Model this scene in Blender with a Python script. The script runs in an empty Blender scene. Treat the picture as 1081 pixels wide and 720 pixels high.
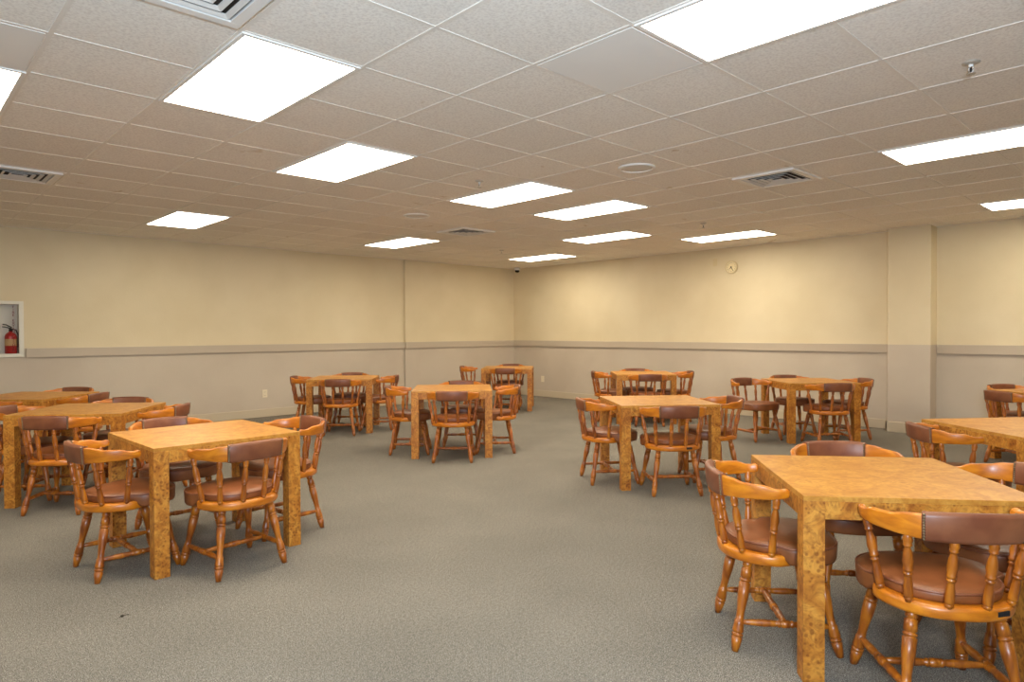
import bpy, bmesh, math, random
from mathutils import Vector, Matrix
random.seed(7)
sc = bpy.context.scene
col = sc.collection
PI = math.pi
T = 0.6096                       # ceiling grid module
GX, GY = 2.418, 1.771            # a grid crossing
HC = 2.69                        # ceiling height
WX, WY = 10.039, 10.485          # right wall plane x, left wall plane y
BX, BY = -4.6, -4.6              # walls behind the camera
TH, TS = 0.72, 0.86              # table height, side

# ------------------------------------------------------------------ materials
def new_mat(name):
    m = bpy.data.materials.new(name); m.use_nodes = True
    nt = m.node_tree; b = nt.nodes['Principled BSDF']
    return m, nt, b
def N(nt, kind, **kw):
    n = nt.nodes.new(kind)
    for k, v in kw.items():
        if k.startswith('i_'): n.inputs[k[2:].replace('_', ' ')].default_value = v
        else: setattr(n, k, v)
    return n
def L(nt, a, b): nt.links.new(a, b)
def rgb(h, g=1.0):
    c = [int(h[i:i+2], 16)/255 for i in (0, 2, 4)]
    return tuple(((x/12.92) if x <= .04045 else ((x+.055)/1.055)**2.4)*g for x in c) + (1,)
def ramp(nt, stops, interp='LINEAR'):
    r = nt.nodes.new('ShaderNodeValToRGB'); r.color_ramp.interpolation = interp
    e = r.color_ramp.elements
    while len(e) < len(stops): e.new(.5)
    for el, (p, c) in zip(e, stops): el.position = p; el.color = c
    return r
def coords(nt, scale=(1, 1, 1), shift=True):
    tc = N(nt, 'ShaderNodeTexCoord'); mp = N(nt, 'ShaderNodeMapping')
    mp.inputs['Scale'].default_value = scale
    L(nt, tc.outputs['Object'], mp.inputs['Vector'])
    if shift:
        oi = N(nt, 'ShaderNodeObjectInfo'); mu = N(nt, 'ShaderNodeMath', operation='MULTIPLY'); mu.inputs[1].default_value = 37.0
        L(nt, oi.outputs['Random'], mu.inputs[0]); cb = N(nt, 'ShaderNodeCombineXYZ')
        for i in range(3): L(nt, mu.outputs[0], cb.inputs[i])
        L(nt, cb.outputs[0], mp.inputs['Location'])
    return mp.outputs['Vector']
def bump(nt, b, fac, strength, dist=.002):
    bp = N(nt, 'ShaderNodeBump'); bp.inputs['Strength'].default_value = strength; bp.inputs['Distance'].default_value = dist
    L(nt, fac, bp.inputs['Height']); L(nt, bp.outputs['Normal'], b.inputs['Normal'])

def flat(name, c, rough=.5, metal=0.0, coat=0.0):
    m, nt, b = new_mat(name)
    b.inputs['Base Color'].default_value = c; b.inputs['Roughness'].default_value = rough
    b.inputs['Metallic'].default_value = metal; b.inputs['Coat Weight'].default_value = coat
    v = coords(nt, (60, 60, 60)); n = N(nt, 'ShaderNodeTexNoise', i_Scale=1.0); L(nt, v, n.inputs['Vector'])
    bump(nt, b, n.outputs['Fac'], .05, .001)
    return m

def honey_wood():
    m, nt, b = new_mat('honey_maple')
    v = coords(nt, (9, 9, 30)); n = N(nt, 'ShaderNodeTexNoise', i_Scale=1.0, i_Detail=6.0, i_Distortion=.6); L(nt, v, n.inputs['Vector'])
    r = ramp(nt, [(.3, rgb('a3560a')), (.5, rgb('c06c0e')), (.7, rgb('d28018'))]); L(nt, n.outputs['Fac'], r.inputs['Fac'])
    L(nt, r.outputs['Color'], b.inputs['Base Color'])
    b.inputs['Roughness'].default_value = .38; b.inputs['Coat Weight'].default_value = .25; b.inputs['Coat Roughness'].default_value = .25
    return m
def dark_wood():
    m, nt, b = new_mat('turned_maple')
    v = coords(nt, (30, 30, 6)); n = N(nt, 'ShaderNodeTexNoise', i_Scale=1.0, i_Detail=6.0, i_Distortion=.6); L(nt, v, n.inputs['Vector'])
    r = ramp(nt, [(.3, rgb('723408')), (.5, rgb('9c530e')), (.7, rgb('ba6e16'))]); L(nt, n.outputs['Fac'], r.inputs['Fac'])
    L(nt, r.outputs['Color'], b.inputs['Base Color'])
    b.inputs['Roughness'].default_value = .38; b.inputs['Coat Weight'].default_value = .25; b.inputs['Coat Roughness'].default_value = .25
    return m
def vinyl(name, c1, c2):
    m, nt, b = new_mat(name)
    v = coords(nt, (1, 1, 1)); n = N(nt, 'ShaderNodeTexNoise', i_Scale=9.0, i_Detail=3.0); L(nt, v, n.inputs['Vector'])
    r = ramp(nt, [(.35, c1), (.65, c2)]); L(nt, n.outputs['Fac'], r.inputs['Fac'])
    L(nt, r.outputs['Color'], b.inputs['Base Color']); b.inputs['Roughness'].default_value = .42
    vo = N(nt, 'ShaderNodeTexVoronoi', i_Scale=260.0); L(nt, v, vo.inputs['Vector']); bump(nt, b, vo.outputs['Distance'], .12, .001)
    return m
def burl(name, lo, mid, hi, spot, spot_amt, scale, rough):
    m, nt, b = new_mat(name)
    v = coords(nt, (1, 1, 1))
    w = N(nt, 'ShaderNodeTexNoise', i_Scale=5.0*scale, i_Detail=5.0, i_Roughness=.6, i_Distortion=2.2); L(nt, v, w.inputs['Vector'])
    r = ramp(nt, [(.30, lo), (.47, mid), (.62, hi)]); L(nt, w.outputs['Fac'], r.inputs['Fac'])
    # curly swirl lines
    w2 = N(nt, 'ShaderNodeTexNoise', i_Scale=14.0*scale, i_Detail=4.0, i_Distortion=3.0); L(nt, v, w2.inputs['Vector'])
    r2 = ramp(nt, [(.30, (0, 0, 0, 1)), (.58, (1, 1, 1, 1))]); L(nt, w2.outputs['Fac'], r2.inputs['Fac'])
    mx = N(nt, 'ShaderNodeMix', data_type='RGBA', blend_type='MIX'); mx.inputs[7].default_value = spot
    inv = N(nt, 'ShaderNodeMath', operation='SUBTRACT'); inv.inputs[0].default_value = 1.0; L(nt, r2.outputs['Color'], inv.inputs[1])
    mu = N(nt, 'ShaderNodeMath', operation='MULTIPLY'); mu.inputs[1].default_value = spot_amt; L(nt, inv.outputs[0], mu.inputs[0])
    L(nt, mu.outputs[0], mx.inputs[0]); L(nt, r.outputs['Color'], mx.inputs[6])
    # bird's eye knots
    vo = N(nt, 'ShaderNodeTexVoronoi', i_Scale=38.0*scale, i_Randomness=1.0); L(nt, v, vo.inputs['Vector'])
    k = N(nt, 'ShaderNodeTexNoise', i_Scale=6.0*scale); L(nt, v, k.inputs['Vector'])
    sub = N(nt, 'ShaderNodeMath', operation='SUBTRACT'); L(nt, vo.outputs['Distance'], sub.inputs[0]); L(nt, k.outputs['Fac'], sub.inputs[1])
    r3 = ramp(nt, [(.0, (1, 1, 1, 1)), (.2, (0, 0, 0, 1))])
    ad = N(nt, 'ShaderNodeMath', operation='ADD'); ad.inputs[1].default_value = .38; L(nt, sub.outputs[0], ad.inputs[0]); L(nt, ad.outputs[0], r3.inputs['Fac'])
    mx2 = N(nt, 'ShaderNodeMix', data_type='RGBA', blend_type='MIX'); mx2.inputs[7].default_value = spot
    mu2 = N(nt, 'ShaderNodeMath', operation='MULTIPLY'); mu2.inputs[1].default_value = spot_amt; L(nt, r3.outputs['Color'], mu2.inputs[0])
    L(nt, mu2.outputs[0], mx2.inputs[0]); L(nt, mx.outputs[2], mx2.inputs[6])
    L(nt, mx2.outputs[2], b.inputs['Base Color']); b.inputs['Roughness'].default_value = rough
    b.inputs['Specular IOR Level'].default_value = .36
    return m

M = {}
M['wood'] = honey_wood()
M['turned'] = dark_wood()
M['vinyl'] = vinyl('brown_vinyl', rgb('74401c'), rgb('8c502a'))
M['pad'] = vinyl('brown_back_vinyl', rgb('703c24'), rgb('865032'))
M['burl_top'] = burl('burl_top', rgb('ac7028'), rgb('be8436'), rgb('ca9242'), rgb('9c5e20'), .45, 1.0, .42)
M['burl_side'] = burl('burl_side', rgb('9a581a'), rgb('bc782a'), rgb('cc8e3a'), rgb('6c360c'), .65, 1.3, .45)
M['burl_leg'] = burl('burl_leg', rgb('9e5c1c'), rgb('be7a2c'), rgb('ce8e3a'), rgb('72380e'), .65, 1.2, .45)
M['nail'] = flat('pewter_nail', rgb('8d7a60'), .35, .9)
M['tag'] = flat('black_tag', rgb('17161a'), .5)
M['white_metal'] = flat('white_metal', rgb('ece8e2'), .45)
M['grey_metal'] = flat('grey_metal', rgb('d8d3cc'), .5)
M['dark'] = flat('void_shade', rgb('241d18'), .9)
M['cream_plastic'] = flat('cream_plastic', rgb('e6d9be'), .45)
M['white_paint'] = flat('white_painted_steel', rgb('e2dccd'), .45)
M['cab_inner'] = flat('cabinet_inner_white', rgb('e0d9cc'), .6)
M['red'] = flat('extinguisher_red', rgb('b01014'), .3, 0, .4)
M['red_ink'] = flat('red_lettering', rgb('7c1418'), .6)
M['tan_paper'] = flat('tan_paper', rgb('c09a6a'), .6)
M['black'] = flat('black_rubber', rgb('1a1613'), .5)
M['clock_face'] = flat('clock_face', rgb('ecdcb2'), .5)
M['clock_rim'] = flat('clock_rim', rgb('d8c69c'), .4)
M['ink'] = flat('dark_ink', rgb('2a1d0c'), .6)
M['brass'] = flat('sprinkler_chrome', rgb('c0b8ac'), .35, .4)
M['tbar'] = flat('ceiling_tbar', rgb('e8e1d7'), .5)

def glass():
    m, nt, b = new_mat('cabinet_glass'); out = nt.nodes['Material Output']
    tr = N(nt, 'ShaderNodeBsdfTransparent'); gl = N(nt, 'ShaderNodeBsdfGlossy'); gl.inputs['Roughness'].default_value = .03
    fr = N(nt, 'ShaderNodeFresnel'); fr.inputs['IOR'].default_value = 1.3
    mx = N(nt, 'ShaderNodeMixShader'); L(nt, fr.outputs[0], mx.inputs[0]); L(nt, tr.outputs[0], mx.inputs[1]); L(nt, gl.outputs[0], mx.inputs[2])
    L(nt, mx.outputs[0], out.inputs['Surface']); nt.nodes.remove(b); return m
M['glass'] = glass()
def dome_glass():
    m, nt, b = new_mat('smoked_dome'); b.inputs['Base Color'].default_value = rgb('1b1714'); b.inputs['Roughness'].default_value = .12
    return m
M['dome'] = dome_glass()

LIGHT_RGB = (1.0, .90, .71, 1)
LIGHT_W = 16.8
def light_mat():
    m, nt, b = new_mat('lit_diffuser')
    b.inputs['Base Color'].default_value = (.8, .8, .8, 1)
    b.inputs['Emission Color'].default_value = LIGHT_RGB; b.inputs['Emission Strength'].default_value = LIGHT_W
    return m
M['lit'] = light_mat()

def wall_mat():
    m, nt, b = new_mat('two_tone_wall')
    g = N(nt, 'ShaderNodeNewGeometry'); s = N(nt, 'ShaderNodeSeparateXYZ'); L(nt, g.outputs['Position'], s.inputs[0])
    gt = N(nt, 'ShaderNodeMath', operation='GREATER_THAN'); gt.inputs[1].default_value = 1.157; L(nt, s.outputs['Z'], gt.inputs[0])
    n = N(nt, 'ShaderNodeTexNoise', i_Scale=1.3, i_Detail=4.0); L(nt, g.outputs['Position'], n.inputs['Vector'])
    up = ramp(nt, [(.35, rgb('d9c9a6')), (.65, rgb('e0d1b0'))]); lo = ramp(nt, [(.35, rgb('c2b3a0')), (.65, rgb('cabca9'))])
    L(nt, n.outputs['Fac'], up.inputs['Fac']); L(nt, n.outputs['Fac'], lo.inputs['Fac'])
    mx = N(nt, 'ShaderNodeMix', data_type='RGBA'); L(nt, gt.outputs[0], mx.inputs[0]); L(nt, lo.outputs['Color'], mx.inputs[6]); L(nt, up.outputs['Color'], mx.inputs[7])
    L(nt, mx.outputs[2], b.inputs['Base Color']); b.inputs['Roughness'].default_value = .6
    n2 = N(nt, 'ShaderNodeTexNoise', i_Scale=45.0, i_Detail=3.0); L(nt, g.outputs['Position'], n2.inputs['Vector'])
    bump(nt, b, n2.outputs['Fac'], .25, .004)
    return m
M['wall'] = wall_mat()
M['rail'] = flat('rail_paint', rgb('bfb09c'), .5)
M['base'] = flat('baseboard_paint', rgb('c8b89e'), .5)

def carpet():
    m, nt, b = new_mat('grey_carpet')
    g = N(nt, 'ShaderNodeNewGeometry')
    n = N(nt, 'ShaderNodeTexNoise', i_Scale=230.0, i_Detail=2.0); L(nt, g.outputs['Position'], n.inputs['Vector'])
    r = ramp(nt, [(.3, rgb('4a4643')), (.5, rgb('7f796e')), (.7, rgb('b8b2a8'))]); L(nt, n.outputs['Fac'], r.inputs['Fac'])
    n2 = N(nt, 'ShaderNodeTexNoise', i_Scale=1.6, i_Detail=5.0); L(nt, g.outputs['Position'], n2.inputs['Vector'])
    r2 = ramp(nt, [(.3, (.84, .84, .84, 1)), (.7, (1, 1, 1, 1))]); L(nt, n2.outputs['Fac'], r2.inputs['Fac'])
    mx = N(nt, 'ShaderNodeMix', data_type='RGBA', blend_type='MULTIPLY'); mx.inputs[0].default_value = 1
    L(nt, r.outputs['Color'], mx.inputs[6]); L(nt, r2.outputs['Color'], mx.inputs[7])
    n3 = N(nt, 'ShaderNodeTexNoise', i_Scale=60.0, i_Detail=3.0); L(nt, g.outputs['Position'], n3.inputs['Vector'])
    r3 = ramp(nt, [(.35, (.80, .80, .80, 1)), (.65, (1.1, 1.1, 1.1, 1))]); L(nt, n3.outputs['Fac'], r3.inputs['Fac'])
    mx2 = N(nt, 'ShaderNodeMix', data_type='RGBA', blend_type='MULTIPLY'); mx2.inputs[0].default_value = 1
    L(nt, mx.outputs[2], mx2.inputs[6]); L(nt, r3.outputs['Color'], mx2.inputs[7])
    L(nt, mx2.outputs[2], b.inputs['Base Color']); b.inputs['Roughness'].default_value = .95; b.inputs['Specular IOR Level'].default_value = .1
    bump(nt, b, n.outputs['Fac'], .5, .006)
    return m
M['carpet'] = carpet()

def ceiling_mat():
    m, nt, b = new_mat('ceiling_tile')
    g = N(nt, 'ShaderNodeNewGeometry')
    n = N(nt, 'ShaderNodeTexNoise', i_Scale=75.0, i_Detail=3.0, i_Roughness=.6); L(nt, g.outputs['Position'], n.inputs['Vector'])
    r = ramp(nt, [(.35, rgb('e4ddd4')), (.5, rgb('f1ebe2')), (.65, rgb('f8f3ea'))]); L(nt, n.outputs['Fac'], r.inputs['Fac'])
    # tile-to-tile shade
    s = N(nt, 'ShaderNodeSeparateXYZ'); L(nt, g.outputs['Position'], s.inputs[0])
    cb = N(nt, 'ShaderNodeCombineXYZ')
    for i, (ax, o) in enumerate((('X', GX), ('Y', GY))):
        a = N(nt, 'ShaderNodeMath', operation='SUBTRACT'); a.inputs[1].default_value = o; L(nt, s.outputs[ax], a.inputs[0])
        d = N(nt, 'ShaderNodeMath', operation='DIVIDE'); d.inputs[1].default_value = T; L(nt, a.outputs[0], d.inputs[0])
        f = N(nt, 'ShaderNodeMath', operation='FLOOR'); L(nt, d.outputs[0], f.inputs[0]); L(nt, f.outputs[0], cb.inputs[i])
    wn = N(nt, 'ShaderNodeTexWhiteNoise', noise_dimensions='3D'); L(nt, cb.outputs[0], wn.inputs['Vector'])
    r2 = ramp(nt, [(0, (.93, .92, .91, 1)), (1, (1, 1, 1, 1))]); L(nt, wn.outputs['Value'], r2.inputs['Fac'])
    mx = N(nt, 'ShaderNodeMix', data_type='RGBA', blend_type='MULTIPLY'); mx.inputs[0].default_value = 1
    L(nt, r.outputs['Color'], mx.inputs[6]); L(nt, r2.outputs['Color'], mx.inputs[7])
    # sparse small stains
    n3 = N(nt, 'ShaderNodeTexNoise', i_Scale=3.2, i_Detail=3.0, i_Distortion=1.0); L(nt, g.outputs['Position'], n3.inputs['Vector'])
    r3 = ramp(nt, [(.70, (1, 1, 1, 1)), (.74, (.72, .64, .52, 1))]); L(nt, n3.outputs['Fac'], r3.inputs['Fac'])
    mx2 = N(nt, 'ShaderNodeMix', data_type='RGBA', blend_type='MULTIPLY'); mx2.inputs[0].default_value = .8
    L(nt, mx.outputs[2], mx2.inputs[6]); L(nt, r3.outputs['Color'], mx2.inputs[7])
    L(nt, mx2.outputs[2], b.inputs['Base Color']); b.inputs['Roughness'].default_value = .9
    bump(nt, b, n.outputs['Fac'], .22, .005)
    return m
M['ceil'] = ceiling_mat()
M['plain_tile'] = flat('plain_ceiling_tile', rgb('ebe6df'), .8)

# ------------------------------------------------------------------ mesh builder
class MB:
    def __init__(s): s.v, s.f, s.sm = [], [], []
    def box(s, x0, x1, y0, y1, z0, z1):
        o = len(s.v)
        s.v += [(x, y, z) for z in (z0, z1) for y in (y0, y1) for x in (x0, x1)]
        for q in ((0, 2, 3, 1), (4, 5, 7, 6), (0, 1, 5, 4), (2, 6, 7, 3), (0, 4, 6, 2), (1, 3, 7, 5)):
            s.f.append(tuple(o+i for i in q)); s.sm.append(False)
        return s
    def bbox(s, x0, x1, y0, y1, z0, z1, bev=.002):
        bm = bmesh.new()
        bmesh.ops.create_cube(bm, size=1)
        for v in bm.verts: v.co = Vector(((x0+x1)/2+v.co.x*(x1-x0), (y0+y1)/2+v.co.y*(y1-y0), (z0+z1)/2+v.co.z*(z1-z0)))
        bmesh.ops.bevel(bm, geom=bm.edges[:], offset=bev, segments=2, affect='EDGES', profile=.5)
        s.add_bm(bm); return s
    def add_bm(s, bm, smooth=False):
        o = len(s.v); bm.verts.index_update()
        s.v += [tuple(v.co) for v in bm.verts]
        for f in bm.faces: s.f.append(tuple(o+v.index for v in f.verts)); s.sm.append(smooth)
        bm.free()
    def rings(s, rings, cap0=True, cap1=True, smooth=True, closed=False):
        o = len(s.v); n = len(rings[0]); m = len(rings)
        for r in rings: s.v += [tuple(p) for p in r]
        for i in range(m if closed else m-1):
            j = (i+1) % m
            for k in range(n):
                k2 = (k+1) % n
                s.f.append((o+i*n+k, o+i*n+k2, o+j*n+k2, o+j*n+k)); s.sm.append(smooth)
        if not closed:
            if cap0: s.f.append(tuple(o+k for k in range(n-1, -1, -1))); s.sm.append(False)
            if cap1: s.f.append(tuple(o+(m-1)*n+k for k in range(n))); s.sm.append(False)
        return s
    def lathe(s, p0, p1, prof, seg=10):
        p0, p1 = Vector(p0), Vector(p1); d = p1-p0; z = d.normalized()
        x = z.orthogonal().normalized(); y = z.cross(x)
        s.rings([[p0+d*t+(x*math.cos(2*PI*k/seg)+y*math.sin(2*PI*k/seg))*r for k in range(seg)] for t, r in prof]); return s
    def tube(s, pts, r, seg=8, closed=False):
        pts = [Vector(p) for p in pts]; n = len(pts); R = []
        for i, p in enumerate(pts):
            a = pts[(i-1) % n] if (closed or i) else p; b = pts[(i+1) % n] if (closed or i < n-1) else p
            t = (b-a).normalized(); x = t.cross(Vector((0, 0, 1)))
            x = x.normalized() if x.length > 1e-4 else t.orthogonal().normalized(); y = t.cross(x)
            R.append([p+(x*math.cos(2*PI*k/seg)+y*math.sin(2*PI*k/seg))*r for k in range(seg)])
        s.rings(R, closed=closed); return s
    def ball(s, c, r, seg=6, sub=1, sx=(1, 1, 1)):
        bm = bmesh.new(); bmesh.ops.create_icosphere(bm, subdivisions=sub, radius=r)
        for v in bm.verts: v.co = Vector((v.co.x*sx[0], v.co.y*sx[1], v.co.z*sx[2]))+Vector(c)
        s.add_bm(bm, True); return s
    def build(s, name, mat, parent=None, label=None):
        me = bpy.data.meshes.new(name); me.from_pydata(s.v, [], s.f)
        me.polygons.foreach_set('use_smooth', s.sm); me.materials.append(mat)
        bm = bmesh.new(); bm.from_mesh(me); bmesh.ops.recalc_face_normals(bm, faces=bm.faces[:]); bm.to_mesh(me); bm.free()
        me.update()
        o = bpy.data.objects.new(name, me); col.objects.link(o)
        if parent: o.parent = parent
        if label: o['label'] = label
        return o

def tag(o, label=None, cat=None, group=None, kind=None):
    if label: o['label'] = label
    if cat: o['category'] = cat
    if group: o['group'] = group
    if kind: o['kind'] = kind
    return o
def empty(name, loc, rz=0, label=None, cat=None, group=None):
    e = bpy.data.objects.new(name, None); col.objects.link(e); e.location = loc; e.rotation_euler = (0, 0, rz)
    e.empty_display_size = .1
    return tag(e, label, cat, group)
def copy_tree(o, parent=None):
    c = o.copy(); col.objects.link(c)
    if parent: c.parent = parent
    for ch in list(o.children): copy_tree(ch, c)
    return c
def struct(o): o['kind'] = 'structure'; return o

# ------------------------------------------------------------------ room shell
def build_room():
    struct(MB().box(BX-.2, WX+.2, BY-.2, WY+.2, -.1, 0).build('floor', M['carpet']))
    struct(MB().box(BX-.2, WX+.2, BY-.2, WY+.2, HC, HC+.1).build('ceiling', M['ceil']))
    struct(MB().box(BX-.2, 1.005, WY, WY+.2, 0, HC).box(1.345, WX+.2, WY, WY+.2, 0, HC).box(1.005, 1.345, WY, WY+.2, 0, 1.09).box(1.005, 1.345, WY, WY+.2, 1.715, HC)
           .box(1.005, 1.345, WY+.18, WY+.2, 1.09, 1.715).build('wall_left', M['wall']))
    struct(MB().box(WX, WX+.2, BY-.2, WY, 0, HC).build('wall_right', M['wall']))
    struct(MB().box(BX-.2, WX, BY-.2, BY, 0, HC).build('wall_back', M['wall']))
    struct(MB().box(BX-.2, BX, BY, WY, 0, HC).build('wall_rear', M['wall']))
    struct(MB().bbox(7.185, 7.47, WY-.05, WY+.02, 0, HC, .004).build('trim_1', M['wall']))          # shallow pilaster
    struct(MB().bbox(9.775, WX+.02, 2.525, 3.03, 0, HC, .006).build('trim_2', M['wall']))           # column
    z0, z1, t = 1.04, 1.157, .030
    r = MB().bbox(1.408, 7.185, WY-t, WY+.01, z0, z1, .003).bbox(7.18, 7.475, WY-.05-t, WY-.04, z0, z1, .003).bbox(7.47, WX, WY-t, WY+.01, z0, z1, .003)
    struct(r.build('trim_3', M['rail']))
    r = MB().bbox(WX-t, WX+.01, 3.10, WY, z0, z1, .003).bbox(WX-t, WX+.01, BY, 2.50, z0, z1, .003)
    struct(r.build('trim_4', M['rail']))
    h, t = .125, .016
    struct(MB().bbox(BX, 7.185, WY-t, WY+.01, 0, h, .004).bbox(7.17, 7.485, WY-.05-t, WY-.04, 0, h, .004).bbox(7.47, WX, WY-t, WY+.01, 0, h, .004).build('baseboard_left', M['base']))
    struct(MB().bbox(WX-t, WX+.01, 3.03, WY, 0, h, .004).bbox(WX-t, WX+.01, BY, 2.525, 0, h, .004)
           .bbox(9.775-t, 9.785, 2.51, 3.045, 0, h+.01, .004).bbox(9.775-t, WX, 2.51, 2.53, 0, h+.01, .004).bbox(9.775-t, WX, 3.025, 3.045, 0, h+.01, .004).build('baseboard_right', M['base']))
    # suspended ceiling grid: shallow T-bars along both axes
    g = MB(); w = .010
    i0, i1 = math.ceil((BX-GX)/T), math.floor((WX-GX)/T)
    for i in range(i0, i1+1):
        x = GX+i*T; g.box(x-w, x+w, BY, WY, HC-.003, HC+.001)
    j0, j1 = math.ceil((BY-GY)/T), math.floor((WY-GY)/T)
    for j in range(j0, j1+1):
        y = GY+j*T; g.box(BX, WX, y-w, y+w, HC-.0025, HC+.001)
    g.box(WX-.022, WX, BY, WY, HC-.003, HC+.001).box(BX, WX, WY-.022, WY, HC-.003, HC+.001)
    struct(g.build('trim_5', M['tbar']))
build_room()

# two smooth replacement tiles that stand out in the grid
def plain_tile(i, j, label):
    x, y = GX+i*T, GY+j*T
    o = MB().bbox(-T/2+.016, T/2-.016, -T/2+.016, T/2-.016, -.004, .001, .001).build('ceiling_tile', M['plain_tile'])
    o.location = (x+T/2, y+T/2, HC); tag(o, label, 'ceiling tile', 'smooth replacement ceiling tiles')
plain_tile(0, 0, 'smooth plain ceiling tile left of the big light panel at the top')
plain_tile(-4, 3, 'smooth plain ceiling tile at the upper left edge of the frame')

# ------------------------------------------------------------------ ceiling fittings
def make_light():
    r = empty('ceiling_light', (0, 0, 0))
    a, b = T/2-.004, T-.004; e = .022
    f = MB().bbox(-a, a, -b, -b+e, -.010, .002).bbox(-a, a, b-e, b, -.010, .002).bbox(-a, -a+e, -b+e, b-e, -.010, .002).bbox(a-e, a, -b+e, b-e, -.010, .002)
    f.build('frame', M['white_metal'], r)
    MB().box(-a+e, a-e, -b+e, b-e, -.007, -.001).build('diffuser', M['lit'], r, 'glowing white diffuser panel')
    return r
LIGHTS = [(-2, 2, 'large lit ceiling panel at the upper left, nearest above the left tables'),
          (0, 4, 'lit ceiling panel just beyond the large upper left one'),
          (-1.0/1, 10, 'lit ceiling panel farthest left, close to the left wall'),
          (5, 10, 'lit ceiling panel near the left wall above the shallow pilaster'),
          (3, 4, 'lit ceiling panel near the centre, beside the sprinkler head'),
          (5, 4, 'lit ceiling panel right of centre, between the round speaker and the corner'),
          (8, 6, 'narrow-looking lit ceiling panel in the central row, second from the far corner'),
          (10, 10, 'smallest lit ceiling panel, right by the far corner camera'),
          (10, 4, 'lit ceiling panel above the wall clock'),
          (5, -2, 'long lit ceiling panel at the right edge, beyond the square air vent'),
          (10, -2, 'sliver of lit ceiling panel at the right edge near the right wall'),
          (0, -2, 'largest lit ceiling panel, cut by the top edge of the frame'),
          (-4, 4, 'lit ceiling panel showing only a corner at the left edge')]
LIGHTS[2] = (0, 10, LIGHTS[2][2])
ADDED_PANELS = [(5, -8), (-9, 4), (-9, 9)]  # unseen panels added to brighten the room
lt = make_light(); first = True
for k, (i, j, lab) in enumerate(LIGHTS + [(i, j, None) for i, j in ADDED_PANELS]):
    o = lt if k == 0 else copy_tree(lt)
    o.location = (GX+(i+.5)*T, GY+(j+1)*T, HC)
    tag(o, lab or 'added lit ceiling panel out of view, brightening the room', 'ceiling light', 'recessed ceiling light panels')

def make_vent():
    r = empty('air_vent', (0, 0, 0)); a = T/2-.03
    f = MB(); e = .05
    f.bbox(-a, a, -a, -a+e, -.016, .0).bbox(-a, a, a-e, a, -.016, .0).bbox(-a, -a+e, -a+e, a-e, -.016, .0).bbox(a-e, a, -a+e, a-e, -.016, .0)
    f.build('frame', M['white_metal'], r)
    MB().box(-a+e, a-e, -a+e, a-e, -.002, -.001).build('duct_shade_sheet', M['dark'], r)  # flat dark sheet, colour stands in for the shade inside the duct
    for k in range(4):
        b = a-e-.012-k*.05; h = .02; sl = MB()
        if b < .04: break
        for ang in range(4):
            c, s = math.cos(ang*PI/2), math.sin(ang*PI/2)
            q = [(-b, -b, -.012), (b, -b, -.012), (b-.022, -b+.022, -.003), (-b+.022, -b+.022, -.003)]
            ring = [(c*x-s*y, s*x+c*y, z) for x, y, z in q]
            ring2 = [(x, y, z-.003) for x, y, z in ring]
            sl.rings([ring, ring2], smooth=False)
        sl.build('louver', M['grey_metal'], r)
    return r
VENTS = [(-3, 8, 'square ceiling air vent at the left edge of the frame'), (5, 1, 'square ceiling air vent with dark louvers at the right'),
         (5, 8, 'small-looking square ceiling air vent near the far left panel'), (-3, 1, 'ceiling air vent cut by the top edge at the upper left')]
vt = make_vent()
for k, (i, j, lab) in enumerate(VENTS):
    o = vt if k == 0 else copy_tree(vt); o.location = (GX+(i+.5)*T, GY+(j+.5)*T, HC)
    tag(o, lab, 'air vent', 'ceiling air vents')

def circ(r, z, n=32): return [(r*math.cos(2*PI*k/n), r*math.sin(2*PI*k/n), z) for k in range(n)]
def make_speaker():
    r = empty('ceiling_speaker', (0, 0, 0))
    MB().rings([circ(.150, .0), circ(.150, -.008), circ(.145, -.013), circ(.128, -.013), circ(.126, -.007), circ(.126, 0)], False, False, False).build('trim_ring', M['white_metal'], r)
    MB().rings([circ(.126, -.002), circ(.126, -.006), circ(.09, -.009), circ(.03, -.011)], True, True, True).build('grille', M['grey_metal'], r)
    return r
sp = make_speaker()
for k, (i, j, lab) in enumerate([(3.5, 2.5, 'round white ceiling speaker right of centre'), (3.5, 7.55, 'round ceiling speaker left of centre, faint against the tiles')]):
    o = sp if k == 0 else copy_tree(sp); o.location = (GX+i*T, GY+j*T, HC); tag(o, lab, 'ceiling speaker', 'round ceiling speakers')

def make_sprinkler():
    r = empty('sprinkler_head', (0, 0, 0))
    MB().rings([circ(.040, .0, 20), circ(.040, -.004, 20), circ(.024, -.010, 20), circ(.014, -.012, 20)], True, True, True).build('escutcheon', M['brass'], r)
    b = MB().lathe((0, 0, -.008), (0, 0, -.024), [(0, .012), (.5, .012), (1, .009)], 12)
    for s in (-1, 1): b.tube([(s*.010, 0, -.022), (s*.018, 0, -.034), (s*.012, 0, -.048), (0, 0, -.056)], .0035, 6)
    b.build('yoke', M['white_metal'], r)
    MB().lathe((0, 0, -.024), (0, 0, -.05), [(0, .004), (.5, .005), (1, .003)], 8).build('bulb', M['tag'], r)
    MB().rings([circ(.020, -.055, 20), circ(.021, -.058, 20)], True, True, True).build('deflector', M['brass'], r)
    return r
sk = make_sprinkler()
for k, (i, j, lab) in enumerate([(2.6, -1.49, 'sprinkler head on the ceiling at the upper right'), (2.47, 4.54, 'sprinkler head beside the central light panel'),
                                 (8.36, 10.45, 'tiny sprinkler head nearest the far corner'), (8.39, 4.38, 'tiny sprinkler head in front of the light panel above the clock')]):
    o = sk if k == 0 else copy_tree(sk); o.location = (GX+i*T, GY+j*T, HC); o.rotation_euler.z = .9; tag(o, lab, 'sprinkler', 'ceiling sprinkler heads')

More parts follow.
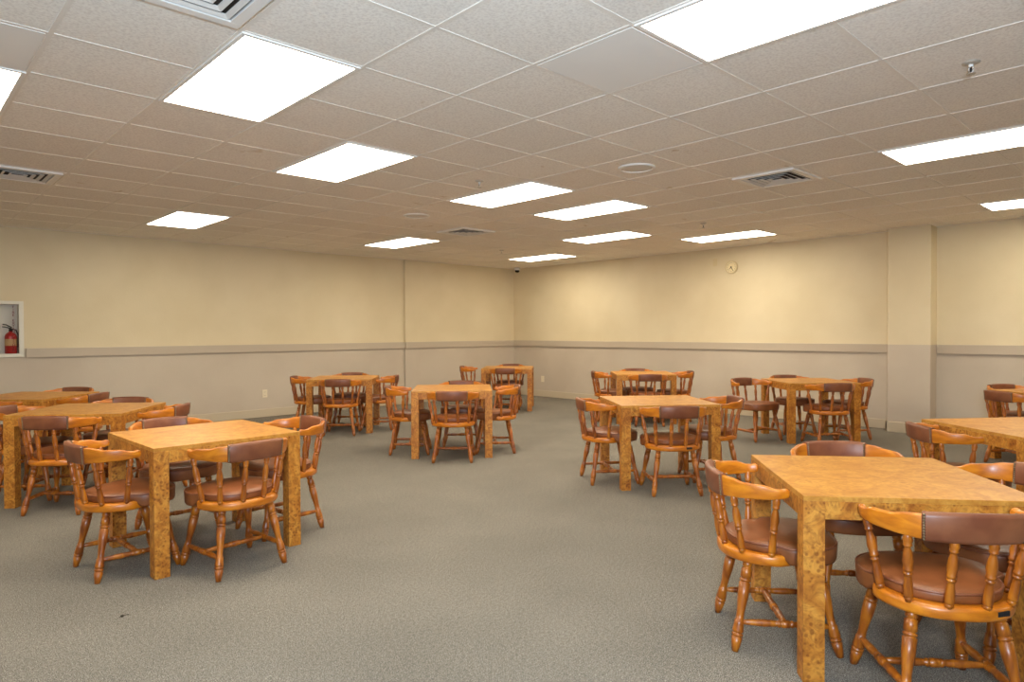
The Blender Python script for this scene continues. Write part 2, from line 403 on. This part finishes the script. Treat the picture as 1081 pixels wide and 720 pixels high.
# dome camera in the far corner
r = empty('dome_camera', (9.86, 10.2, HC), 0, 'small white dome camera with black bubble in the far ceiling corner', 'security camera')
MB().rings([circ(.065, .0, 24), circ(.066, -.04, 24), circ(.058, -.05, 24), circ(.045, -.052, 24)], True, True, True).build('housing', M['white_metal'], r)
MB().rings([circ(.050, -.050, 24), circ(.050, -.065, 24), circ(.043, -.085, 24), circ(.028, -.099, 24), circ(.010, -.105, 24)], True, True, True).build('bubble', M['dome'], r, 'black glossy bubble')

# ------------------------------------------------------------------ wall fittings
def text_mesh(s, size, depth=.001):
    cu = bpy.data.curves.new('lettering', 'FONT'); cu.body = s; cu.size = size; cu.extrude = depth; cu.align_x = 'CENTER'; cu.align_y = 'CENTER'
    o = bpy.data.objects.new('lettering', cu); col.objects.link(o)
    dg = bpy.context.evaluated_depsgraph_get(); me = bpy.data.meshes.new_from_object(o.evaluated_get(dg))
    bpy.data.objects.remove(o); return me
def add_text(mb, s, size, mat4):
    me = text_mesh(s, size); o = len(mb.v)
    mb.v += [tuple(mat4 @ v.co) for v in me.vertices]
    for p in me.polygons: mb.f.append(tuple(o+i for i in p.vertices)); mb.sm.append(False)

def clock():
    # local: face in XZ plane looking toward -Y; placed on the right wall looking toward -X
    r = empty('wall_clock', (WX, 5.407, 2.372), -PI/2, 'round cream wall clock with dark hands high on the right wall', 'clock')
    R = .108
    def cy(rad, y, n=36): return [(rad*math.cos(2*PI*k/n), y, rad*math.sin(2*PI*k/n)) for k in range(n)]
    MB().rings([cy(R, 0), cy(R, -.028), cy(R-.008, -.036), cy(R-.018, -.034), cy(R-.020, -.018)], True, False, True).build('rim', M['clock_rim'], r)
    MB().rings([cy(R-.018, -.012), cy(R-.018, -.019)], True, True, False).build('dial', M['clock_face'], r)
    nm = MB()
    for k in range(1, 13):
        a = PI/2-k*PI/6; rr = .070
        add_text(nm, str(k), .024, Matrix.Translation((rr*math.cos(a), -.020, rr*math.sin(a))) @ Matrix.Rotation(PI/2, 4, 'X'))
    nm.build('numerals', M['ink'], r)
    def hand(ang, ln, w, y):
        a = math.radians(90-ang); d = Vector((math.cos(a), 0, math.sin(a))); n = Vector((-d.z, 0, d.x))
        q = [d*-.012+n*w, d*ln+n*w*.4, d*ln-n*w*.4, d*-.012-n*w]
        return MB().rings([[p+Vector((0, y, 0)) for p in q], [p+Vector((0, y-.002, 0)) for p in q]], smooth=False)
    hand(150, .070, .006, -.024).build('minute_hand', M['ink'], r)
    hand(222, .046, .006, -.0215).build('hour_hand', M['ink'], r)
    MB().rings([cy(.009, -.020, 12), cy(.009, -.029, 12)], True, True, True).build('hub', M['ink'], r)
clock()

def plate(name, loc, rz, w, h, mat, sockets, label, cat, group=None):
    r = empty(name, loc, rz, label, cat, group)
    MB().bbox(-w/2, w/2, -.007, .001, -h/2, h/2, .002).build('cover_plate', mat, r)
    if sockets:
        for s in (-1, 1):
            MB().bbox(-.017, .017, -.0095, -.006, s*.026-.014, s*.026+.014, .003).build('socket', M['cream_plastic'], r)
            # slots live in a mesh of their own
        q = MB()
        for s in (-1, 1):
            q.box(-.008, -.006, -.0100, -.009, s*.026-.002, s*.026+.008).box(.006, .008, -.0100, -.009, s*.026-.002, s*.026+.008).box(-.002, .002, -.0100, -.009, s*.026-.010, s*.026-.006)
        q.build('slots', M['ink'], r)
    return r
plate('wall_outlet', (4.517, WY, .372), 0, .082, .125, M['cream_plastic'], True, 'pale electrical outlet low on the left wall', 'outlet', 'wall outlets')
plate('wall_outlet', (WX, 9.633, .363), -PI/2, .082, .125, M['cream_plastic'], True, 'pale electrical outlet on the right wall by the far corner table', 'outlet', 'wall outlets')
plate('blank_wall_plate', (WX, 5.70, 2.47), -PI/2, .08, .125, M['clock_rim'], False, 'small blank cream plate beside the wall clock', 'wall plate')

def extinguisher():
    x0, x1, z0, z1 = .965, 1.387, 1.05, 1.757
    r = empty('extinguisher_cabinet', ((x0+x1)/2, WY, z0), 0, 'white recessed fire extinguisher cabinet with glass front on the left wall', 'cabinet')
    w = (x1-x0)/2; h = z1-z0; e = .04
    MB().bbox(-w, w, -.018, .002, 0, e, .003).bbox(-w, w, -.018, .002, h-e, h, .003).bbox(-w, -w+e+.01, -.018, .002, e, h-e, .003).bbox(w-e-.01, w, -.018, .002, e, h-e, .003).build('frame', M['white_paint'], r)
    a = w-.045
    MB().box(-a, a, .142, .146, e, h-e).box(-a, -a+.004, .0, .142, e, h-e).box(a-.004, a, .0, .142, e, h-e).box(-a, a, 0, .142, e, e+.003).box(-a, a, 0, .142, h-e-.003, h-e).build('lining', M['cab_inner'], r)
    g = MB().box(-w+e+.01, w-e-.01, -.006, -.003, e, h-e).build('glass_pane', M['glass'], r)
    t = MB()
    word = 'FIRE EXTINGUISHER'
    for k, ch in enumerate(word):
        if ch == ' ': continue
        add_text(t, ch, .043, Matrix.Translation((.105, -.0075, h-.075-k*.0345)) @ Matrix.Rotation(PI/2, 4, 'X'))
    t.build('lettering', M['red_ink'], g, 'dark red vertical lettering FIRE EXTINGUISHER')
    # the extinguisher stands inside: a thing of its own
    X = 1.262; Z = z0+e+.003; Y = WY+.07
    b = empty('fire_extinguisher', (X, Y, Z), 0, 'red fire extinguisher with black hose standing inside the white wall cabinet', 'fire extinguisher')
    MB().rings([circ(.058, 0, 24), circ(.065, .006, 24), circ(.065, .21, 24), circ(.060, .235, 24), circ(.045, .258, 24), circ(.022, .272, 24), circ(.018, .285, 24)]).build('cylinder', M['red'], b)
    MB().rings([circ(.0658, .10, 24), circ(.0658, .185, 24)], False, False, True).build('paper_label', M['tan_paper'], b, 'tan instruction label')
    MB().lathe((0, 0, .28), (0, 0, .32), [(0, .02), (.5, .022), (1, .016)], 12).tube([(.01, 0, .315), (-.05, -.02, .335), (-.09, -.03, .34)], .007).tube([(.01, 0, .33), (-.05, -.02, .365), (-.085, -.03, .37)], .007).build('valve_handle', M['black'], b)
    MB().tube([(.015, -.01, .31), (.05, -.03, .30), (.072, -.03, .24), (.075, -.028, .15), (.073, -.02, .08)], .008).build('hose', M['black'], b)
extinguisher()

# ------------------------------------------------------------------ table
def make_table():
    r = empty('square_table', (0, 0, 0)); s = TS/2; lw = .079; ah = .088
    MB().bbox(-s, s, -s, s, TH-.020, TH, .0015).build('tabletop', M['burl_top'], r)
    for sx in (-1, 1):
        for sy in (-1, 1):
            x = sorted((sx*s, sx*(s-lw))); y = sorted((sy*s, sy*(s-lw)))
            MB().bbox(x[0], x[1], y[0], y[1], 0, TH-.020, .0015).build('leg', M['burl_leg'], r)
    for ang in range(4):
        x0, x1, y0, y1 = -s+lw, s-lw, -s, -s+.03
        c, sn = round(math.cos(ang*PI/2)), round(math.sin(ang*PI/2))
        xs = sorted((c*x0-sn*y0, c*x1-sn*y1)); ys = sorted((sn*x0+c*y0, sn*x1+c*y1))
        MB().bbox(xs[0], xs[1], ys[0], ys[1], TH-ah, TH-.020, .001).build('apron', M['burl_side'], r)
    return r

# ------------------------------------------------------------------ captain chair (faces local +Y)
LEG = [(0, .017), (.05, .0205), (.075, .0205), (.08, .0165), (.09, .0165), (.095, .021), (.195, .0232), (.20, .0185), (.21, .0185), (.215, .0238), (.235, .0238), (.24, .0190), (.25, .0190), (.255, .0238), (.40, .0225), (.54, .0170), (.60, .0160), (.66, .0165), (.665, .0195),
       (.70, .0200), (.77, .0232), (.785, .0232), (.79, .0185), (.80, .0185), (.805, .0236), (.825, .0236), (.83, .0185), (.84, .0185), (.845, .0225), (.92, .0190), (1.0, .0135)]
SPIN = [(0, .011), (.05, .0150), (.07, .0150), (.08, .0112), (.09, .0155), (.11, .0158), (.25, .0150), (.36, .0118), (.40, .0118), (.41, .0158), (.43, .0158), (.44, .0112), (.45, .0112), (.46, .0160), (.49, .0160), (.50, .0140), (.6, .0178), (.72, .0145),
        (.79, .0100), (.81, .0100), (.82, .0148), (.84, .0148), (.85, .0125), (.90, .0168), (.96, .0130), (1, .009)]
STR = [(0, .009), (.1, .0125), (.27, .0160), (.38, .0135), (.41, .0115), (.42, .0160), (.44, .0160), (.45, .0115), (.46, .0170), (.54, .0170), (.55, .0115), (.56, .0160), (.58, .0160), (.59, .0115), (.62, .0135), (.73, .0160), (.9, .0125), (1, .009)]
PLAN = [(0, -.276), (.08, -.270), (.155, -.246), (.215, -.196), (.250, -.132), (.264, -.066), (.263, -.034), (.259, -.010)]
def catmull(P, u):
    n = len(P)-1; x = min(max(u, 0), 1)*n; i = min(int(x), n-1); t = x-i
    p = [Vector(P[max(i-1, 0)]), Vector(P[i]), Vector(P[i+1]), Vector(P[min(i+2, n)])]
    if i == 0: p[0] = Vector((-P[1][0], P[1][1]))
    return .5*((2*p[1])+(p[2]-p[0])*t+(2*p[0]-5*p[1]+4*p[2]-p[3])*t*t+(-p[0]+3*p[1]-3*p[2]+p[3])*t**3)
def interp(tab, s):
    for (a, x), (b, y) in zip(tab, tab[1:]):
        if s <= b:
            t = (s-a)/(b-a); t = t*t*(3-2*t); return x+(y-x)*t
    return tab[-1][1]
UB = 2/7                         # plan parameter where the leather ends and the bare arm begins
ZT = [(0, .735), (.12, .733), (.27, .721), (.45, .719), (.62, .704), (.74, .703), (.86, .707), (.95, .701), (1, .689)]
ZB = [(0, .648), (.4, .656), (.8, .664), (.93, .668), (1, .680)]
def rail_at(u):
    s = 1 if u >= 0 else -1; a = abs(u)
    p = catmull(PLAN, a); q = catmull(PLAN, a+.01) - catmull(PLAN, a-.01) if 0.01 < a < .99 else (catmull(PLAN, .99)-catmull(PLAN, .97) if a >= .99 else Vector((1, 0)))
    t = q.normalized(); n = Vector((t.y, -t.x))       # outward
    return Vector((p.x*s, p.y)), Vector((n.x*s, n.y))
def rail_ring(u, zb, zt, thick, rnd):
    p, n = rail_at(u); h = thick/2; r = min(rnd, h*.95)
    prof = [(-h, zb+r), (-h+r*.3, zb+r*.3), (-h+r, zb), (h-r, zb), (h-r*.3, zb+r*.3), (h, zb+r),
            (h, zt-r), (h-r*.3, zt-r*.3), (h-r, zt), (-h+r, zt), (-h+r*.3, zt-r*.3), (-h, zt-r)]
    lean = .10
    return [(p.x+n.x*(o+lean*(z-.69)), p.y+n.y*(o+lean*(z-.69)), z) for o, z in prof]
def seat_outline(a, b0, b1, n, m=48, flat_front=None):
    P = []
    for k in range(m):
        t = 2*PI*k/m; c, s = math.cos(t), math.sin(t); e = 2/n
        P.append((a*abs(c)**e*(1 if c >= 0 else -1), (b1 if s >= 0 else b0)*abs(s)**e*(1 if s >= 0 else -1)))
    return P

def make_chair():
    r = empty('captain_chair', (0, 0, 0))
    # wooden seat with its exposed rear rim
    o = []
    for k in range(56):
        t = 2*PI*k/56; c, s = math.cos(t), math.sin(t)
        w = 1/(1+math.exp(-(s*.24+.0)/.010))            # 0 rear .. 1 front
        a = .232*(1-w)+.196*w; b = .246*(1-w)+.185*w
        e = 2/2.25
        o.append((a*abs(c)**e*(1 if c >= 0 else -1), b*abs(s)**e*(1 if s >= 0 else -1)-.0))
    def sc_(k, z): return [(x*k, y*k, z) for x, y in o]
    MB().rings([sc_(.93, .368), sc_(.985, .372), sc_(1.0, .382), sc_(1.0, .402), sc_(.985, .412), sc_(.94, .415)]).build('seat', M['wood'], r)
    # cushion: inset at the rear, wraps over the wooden seat at the front
    rr, ff = seat_outline(.202, .205, .205, 2.2), seat_outline(.246, .236, .236, 2.7)
    P, zb = [], []
    for (xr, yr), (xf, yf) in zip(rr, ff):
        w = min(1, max(0, (yf+.055)/.07)); w = w*w*(3-2*w)
        P.append((xr*(1-w)+xf*w, yr*(1-w)+yf*w)); zb.append(.413*(1-w)+.378*w)
    def cr(k, z=None, lo=0): return [(x*k, y*k, (zb[i]+lo) if z is None else z) for i, (x, y) in enumerate(P)]
    cu = MB().rings([cr(.9), cr(.985, None, .002), cr(1.0, None, .012), cr(1.008, .438), cr(.995, .448), cr(.975, .453), cr(.90, .461), cr(.7, .466), cr(.4, .468), cr(.1, .468)]).build('cushion', M['vinyl'], r, 'brown vinyl seat cushion')
    MB().tube([(x*.992, y*.992, .449) for x, y in P], .0058, 6, True).build('piping', M['pad'], cu)
    # legs
    foot = {}
    for sx in (-1, 1):
        for sy, tx, ty, fx, fy in ((-1, .140, -.145, .198, -.212), (1, .150, .130, .205, .208)):
            foot[sx, sy] = (Vector((sx*tx, ty, .372)), Vector((sx*fx, fy, 0)))
            MB().lathe(*foot[sx, sy], LEG, 10).build('leg', M['turned'], r)
    mids = []
    for sx in (-1, 1):
        q = []
        for sy in (-1, 1):
            a, b = foot[sx, sy]; t = 1-.118/.372; q.append(a+(b-a)*t)
        MB().lathe(q[0], q[1], STR, 8).build('side_stretcher', M['turned'], r); mids.append((q[0]+q[1])/2)
    MB().lathe(mids[0], mids[1], STR, 8).build('cross_stretcher', M['turned'], r)
    # spindles
    for sx in (-1, 1):
        for (bx, by), u in (((.212, -.068), .735), ((.165, -.175), .365), ((.060, -.226), .110)):
            p, n = rail_at(u*sx)
            zt = .652 if u < UB else interp(ZB, (u-UB)/(1-UB))+.004
            MB().lathe((bx*sx, by, .408), (p.x-n.x*.004, p.y-n.y*.004, zt+.006), SPIN, 9).build('spindle', M['turned'], r)
    # bare wooden arms with wavy upper edge
    for sx in (-1, 1):
        R = []
        for k in range(30):
            s = k/29; u = (UB-.02)+(1-UB+.02)*s; zb_, zt_ = interp(ZB, s), interp(ZT, s)
            th = .024 if s < .95 else .024*(1-(s-.95)/.05*.55)
            R.append(rail_ring(u*sx, zb_, zt_, th, .007))
        MB().rings(R).build('arm', M['wood'], r)
    # upholstered back pad
    R = []
    for k in range(25):
        u = -UB+2*UB*k/24; e = 1-abs(u)/UB
        R.append(rail_ring(u, .642, .743+.005*math.sin(PI*min(1, e*1.2)/2), .036, .015))
    pad = MB().rings(R).build('back_pad', M['pad'], r, 'brown vinyl padded centre of the back rail')
    for sx in (-1, 1):
        p, n = rail_at(sx*(UB-.012))
        for side in (1, -1):
            nm = MB()
            for k in range(10):
                z = .651+k*.0095; o_ = side*.0182+.10*(z-.69)
                nm.ball((p.x+n.x*o_, p.y+n.y*o_, z), .0052, sub=1)
            nm.build('nail_trim', M['nail'], pad, 'row of pewter upholstery nails')
    return r

table0 = make_table(); chair0 = make_chair()
used = {'t': False, 'c': False}
TABLES = dict(
    A=(3.167, 1.025, -50.5, 'large square burl-wood table in the right foreground, nearest the camera'),
    B=(1.512, 4.429, 1.8, 'square burl-wood table in the left foreground, whole in view with four chairs'),
    C=(1.315, 6.506, 52.3, 'square burl-wood table right behind the left foreground one, touching the left frame edge'),
    D=(1.15, 8.30, 45, 'square burl-wood table at the left frame edge, hindmost of the three left tables'),
    E=(4.735, 8.36, 51, 'square burl-wood table by the left wall, beside the outlet and shallow pilaster'),
    F=(4.72, 5.934, 50.1, 'square burl-wood table left of centre mid-room, its front edge square to the camera'),
    G=(8.058, 8.57, 42.5, 'square burl-wood table in the far corner of the room, the smallest looking'),
    H=(5.166, 3.525, -38.6, 'square burl-wood table right of centre mid-room, one corner toward the camera'),
    I=(8.388, 5.977, 44.4, 'square burl-wood table right of centre near the far wall, half hidden behind another'),
    J=(8.492, 3.533, -42.3, 'square burl-wood table left of the wall column at the right wall'),
    K=(5.446, .838, -37, 'square burl-wood table cut by the right frame edge behind the foreground table'),
    L=(8.62, 1.06, -36, 'distant square burl-wood table, only a corner showing at the right frame edge'))
for k, (x, y, a, lab) in TABLES.items():
    o = table0 if not used['t'] else copy_tree(table0); used['t'] = True
    o.location = (x, y, 0); o.rotation_euler.z = math.radians(a); tag(o, lab, 'table', 'square burl-wood dining tables')

# side: 0 = L-N edge, 1 = N-R edge, 2 = R-F edge, 3 = F-L edge;   (side, distance from table centre, sideways, twist degrees, label)
SEATS = dict(
    A=[(0, .423, -.005, 0, 'captain chair on the left side of the right foreground table, whole back and legs visible'),
       (1, .452, .026, 0, 'captain chair nearest the camera, backrest toward us, at the right foreground table'),
       (2, .495, .03, 14, 'captain chair at the right frame edge across the right foreground table'),
       (3, .47, -.075, 0, 'captain chair behind the right foreground table, back rail above the far edge')],
    B=[(0, .460, .055, 2, 'captain chair on the left side of the left foreground table'),
       (1, .476, -.015, 4, 'captain chair with its back to the camera at the left foreground table'),
       (2, .50, 0, 0, 'captain chair on the right side of the left foreground table'),
       (3, .47, 0, 0, 'captain chair on the far side of the left foreground table, facing us')],
    C=[(0, .468, .05, -2, 'captain chair with its back to us at the second left table'),
       (1, .47, 0, 0, 'captain chair on the right side of the second left table'),
       (2, .45, 0, 0, 'captain chair on the far side of the second left table'),
       (3, .43, 0, 0, 'captain chair on the left side of the second left table, at the frame edge')],
    D=[(0, .45, 0, 0, 'captain chair cut by the left frame edge at the hindmost left table'),
       (1, .44, 0, 0, 'captain chair on the right side of the hindmost left table'),
       (2, .44, 0, 0, 'captain chair on the far side of the hindmost left table, just its rail showing')],
    E=[(0, .44, .03, 0, 'captain chair with its back to us at the table by the left wall'),
       (1, .45, .02, 0, 'captain chair on the right side of the table by the left wall'),
       (2, .44, 0, 0, 'captain chair on the wall side of the table by the left wall'),
       (3, .432, 0, 0, 'captain chair on the left side of the table by the left wall')],
    F=[(0, .468, .02, -3, 'captain chair with its back straight to us at the mid-room table left of centre'),
       (1, .47, 0, 0, 'captain chair on the right side of the mid-room table left of centre'),
       (2, .46, -.09, 0, 'captain chair on the far side of the mid-room table left of centre'),
       (3, .47, 0, 0, 'captain chair on the left side of the mid-room table left of centre')],
    G=[(0, .45, 0, 0, 'captain chair with its back to us at the far corner table'),
       (2, .45, 0, 0, 'captain chair on the corner side of the far corner table'),
       (3, .56, 0, 0, 'captain chair on the left side of the far corner table')],
    H=[(0, .437, 0, 3, 'captain chair on the left side of the table right of centre mid-room'),
       (1, .452, -.015, -3, 'captain chair with its back to us at the table right of centre mid-room'),
       (2, .49, 0, 0, 'captain chair on the right side of the table right of centre mid-room')],
    I=[(0, .47, 0, 0, 'captain chair with its back to us at the half-hidden table near the far wall'),
       (1, .47, 0, 0, 'captain chair on the right side of the half-hidden table near the far wall'),
       (2, .47, 0, 0, 'captain chair on the wall side of the half-hidden table near the far wall'),
       (3, .47, 0, 0, 'captain chair on the left side of the half-hidden table near the far wall')],
    J=[(0, .47, 0, 0, 'captain chair turned out toward us at the left of the table beside the wall column'),
       (1, .47, 0, 0, 'captain chair with its back to us at the table beside the wall column'),
       (2, .47, 0, 0, 'captain chair on the column side of the table beside the wall column'),
       (3, .44, 0, 0, 'captain chair on the far side of the table beside the wall column')],
    K=[(0, .50, .02, -13, 'captain chair on the left side of the table cut by the right frame edge')],
    L=[(0, .47, 0, 0, 'captain chair on the left side of the distant table at the right edge'),
       (3, .47, 0, 0, 'captain chair on the far side of the distant table at the right edge')])
chairs = {}
for k, seats in SEATS.items():
    tx, ty, ta, _ = TABLES[k]
    for side, d, lat, tw, lab in seats:
        f = math.radians(ta+90*side)                    # facing direction of the chair
        x = tx-d*math.cos(f)+lat*math.sin(f); y = ty-d*math.sin(f)-lat*math.cos(f)   # lat > 0: to the sitter's right
        rz = f-PI/2+math.radians(tw)
        if (k, side) == ('J', 0): x, y, rz = 7.95, 3.95, math.radians(250)-PI/2   # turned out from the table
        o = chair0 if not used['c'] else copy_tree(chair0); used['c'] = True
        o.location = (x, y, 0); o.rotation_euler.z = rz
        tag(o, lab, 'chair', 'captain chairs around the tables'); chairs[k, side] = o
# maker's tags seen on the rear rim of two chairs
for key, x, ty, tr in ((('A', 1), .115, -.2215, .36), (('H', 1), .09, -.2335, .27)):
    t = MB().bbox(-.025, .025, -.0025, .0025, -.0085, .0085, .0005).build('label_tag', M['tag'], chairs[key], 'small black tag on the rear of the seat')
    t.location = (x, ty, .396); t.rotation_euler.z = tr

c = MB().ball((0, 0, .004), .008, sub=2, sx=(1, 1.4, .6)).tube([(0, 0, .004), (.015, .005, .003), (.03, .0, .002)], .0014, 5).tube([(0, 0, .004), (-.015, -.01, .003)], .0014, 5).build('carpet_scrap', M['ink'])
c.location = (.841, 3.585, 0); tag(c, 'tiny dark scrap lying on the carpet in front of the left foreground table', 'scrap')

# ------------------------------------------------------------------ camera
F_, YAW, PITCH, ROLL = 708.578, .810425, -.014456, -.0038107
f = Vector((math.cos(PITCH)*math.cos(YAW), math.cos(PITCH)*math.sin(YAW), math.sin(PITCH)))
rg = Vector((math.sin(YAW), -math.cos(YAW), 0)); up = rg.cross(f)
r2 = rg*math.cos(ROLL)+up*math.sin(ROLL); u2 = r2.cross(f)
cam = bpy.data.cameras.new('camera'); co = bpy.data.objects.new('camera', cam); col.objects.link(co)
mw = Matrix.Identity(4)
for i, vec in enumerate((r2, u2, -f)):
    for j in range(3): mw[j][i] = vec[j]
mw.translation = Vector((0, 0, 1.35155)); co.matrix_world = mw
cam.sensor_fit = 'HORIZONTAL'; cam.sensor_width = 36; cam.lens = F_*36/1081; cam.clip_start = .05; cam.clip_end = 60
sc.camera = co

# ------------------------------------------------------------------ light
def area(name, loc, target, size, energy, colr, size_y=None):
    l = bpy.data.lights.new(name, 'AREA'); l.energy = energy; l.color = colr; l.size = size
    if size_y: l.shape = 'RECTANGLE'; l.size_y = size_y
    o = bpy.data.objects.new(name, l); col.objects.link(o); o.location = loc
    o.rotation_euler = (Vector(target)-Vector(loc)).to_track_quat('-Z', 'Y').to_euler(); return o
area('ceiling_fill', (-.4, -.4, 1.6), (1.2, 1.2, HC), .5, 220, (.66, .83, 1.0))  # added cool lamp, brightens the ceiling near the camera
w = bpy.data.worlds.new('world'); sc.world = w; w.use_nodes = True
w.node_tree.nodes['Background'].inputs[0].default_value = (.9, .85, .75, 1); w.node_tree.nodes['Background'].inputs[1].default_value = .05
sc.view_settings.view_transform = 'Standard'; sc.view_settings.look = 'None'; sc.view_settings.exposure = 0; sc.view_settings.gamma = 1
try:
    sc.cycles.use_denoising = True; sc.cycles.max_bounces = 10; sc.cycles.diffuse_bounces = 7
except Exception: pass
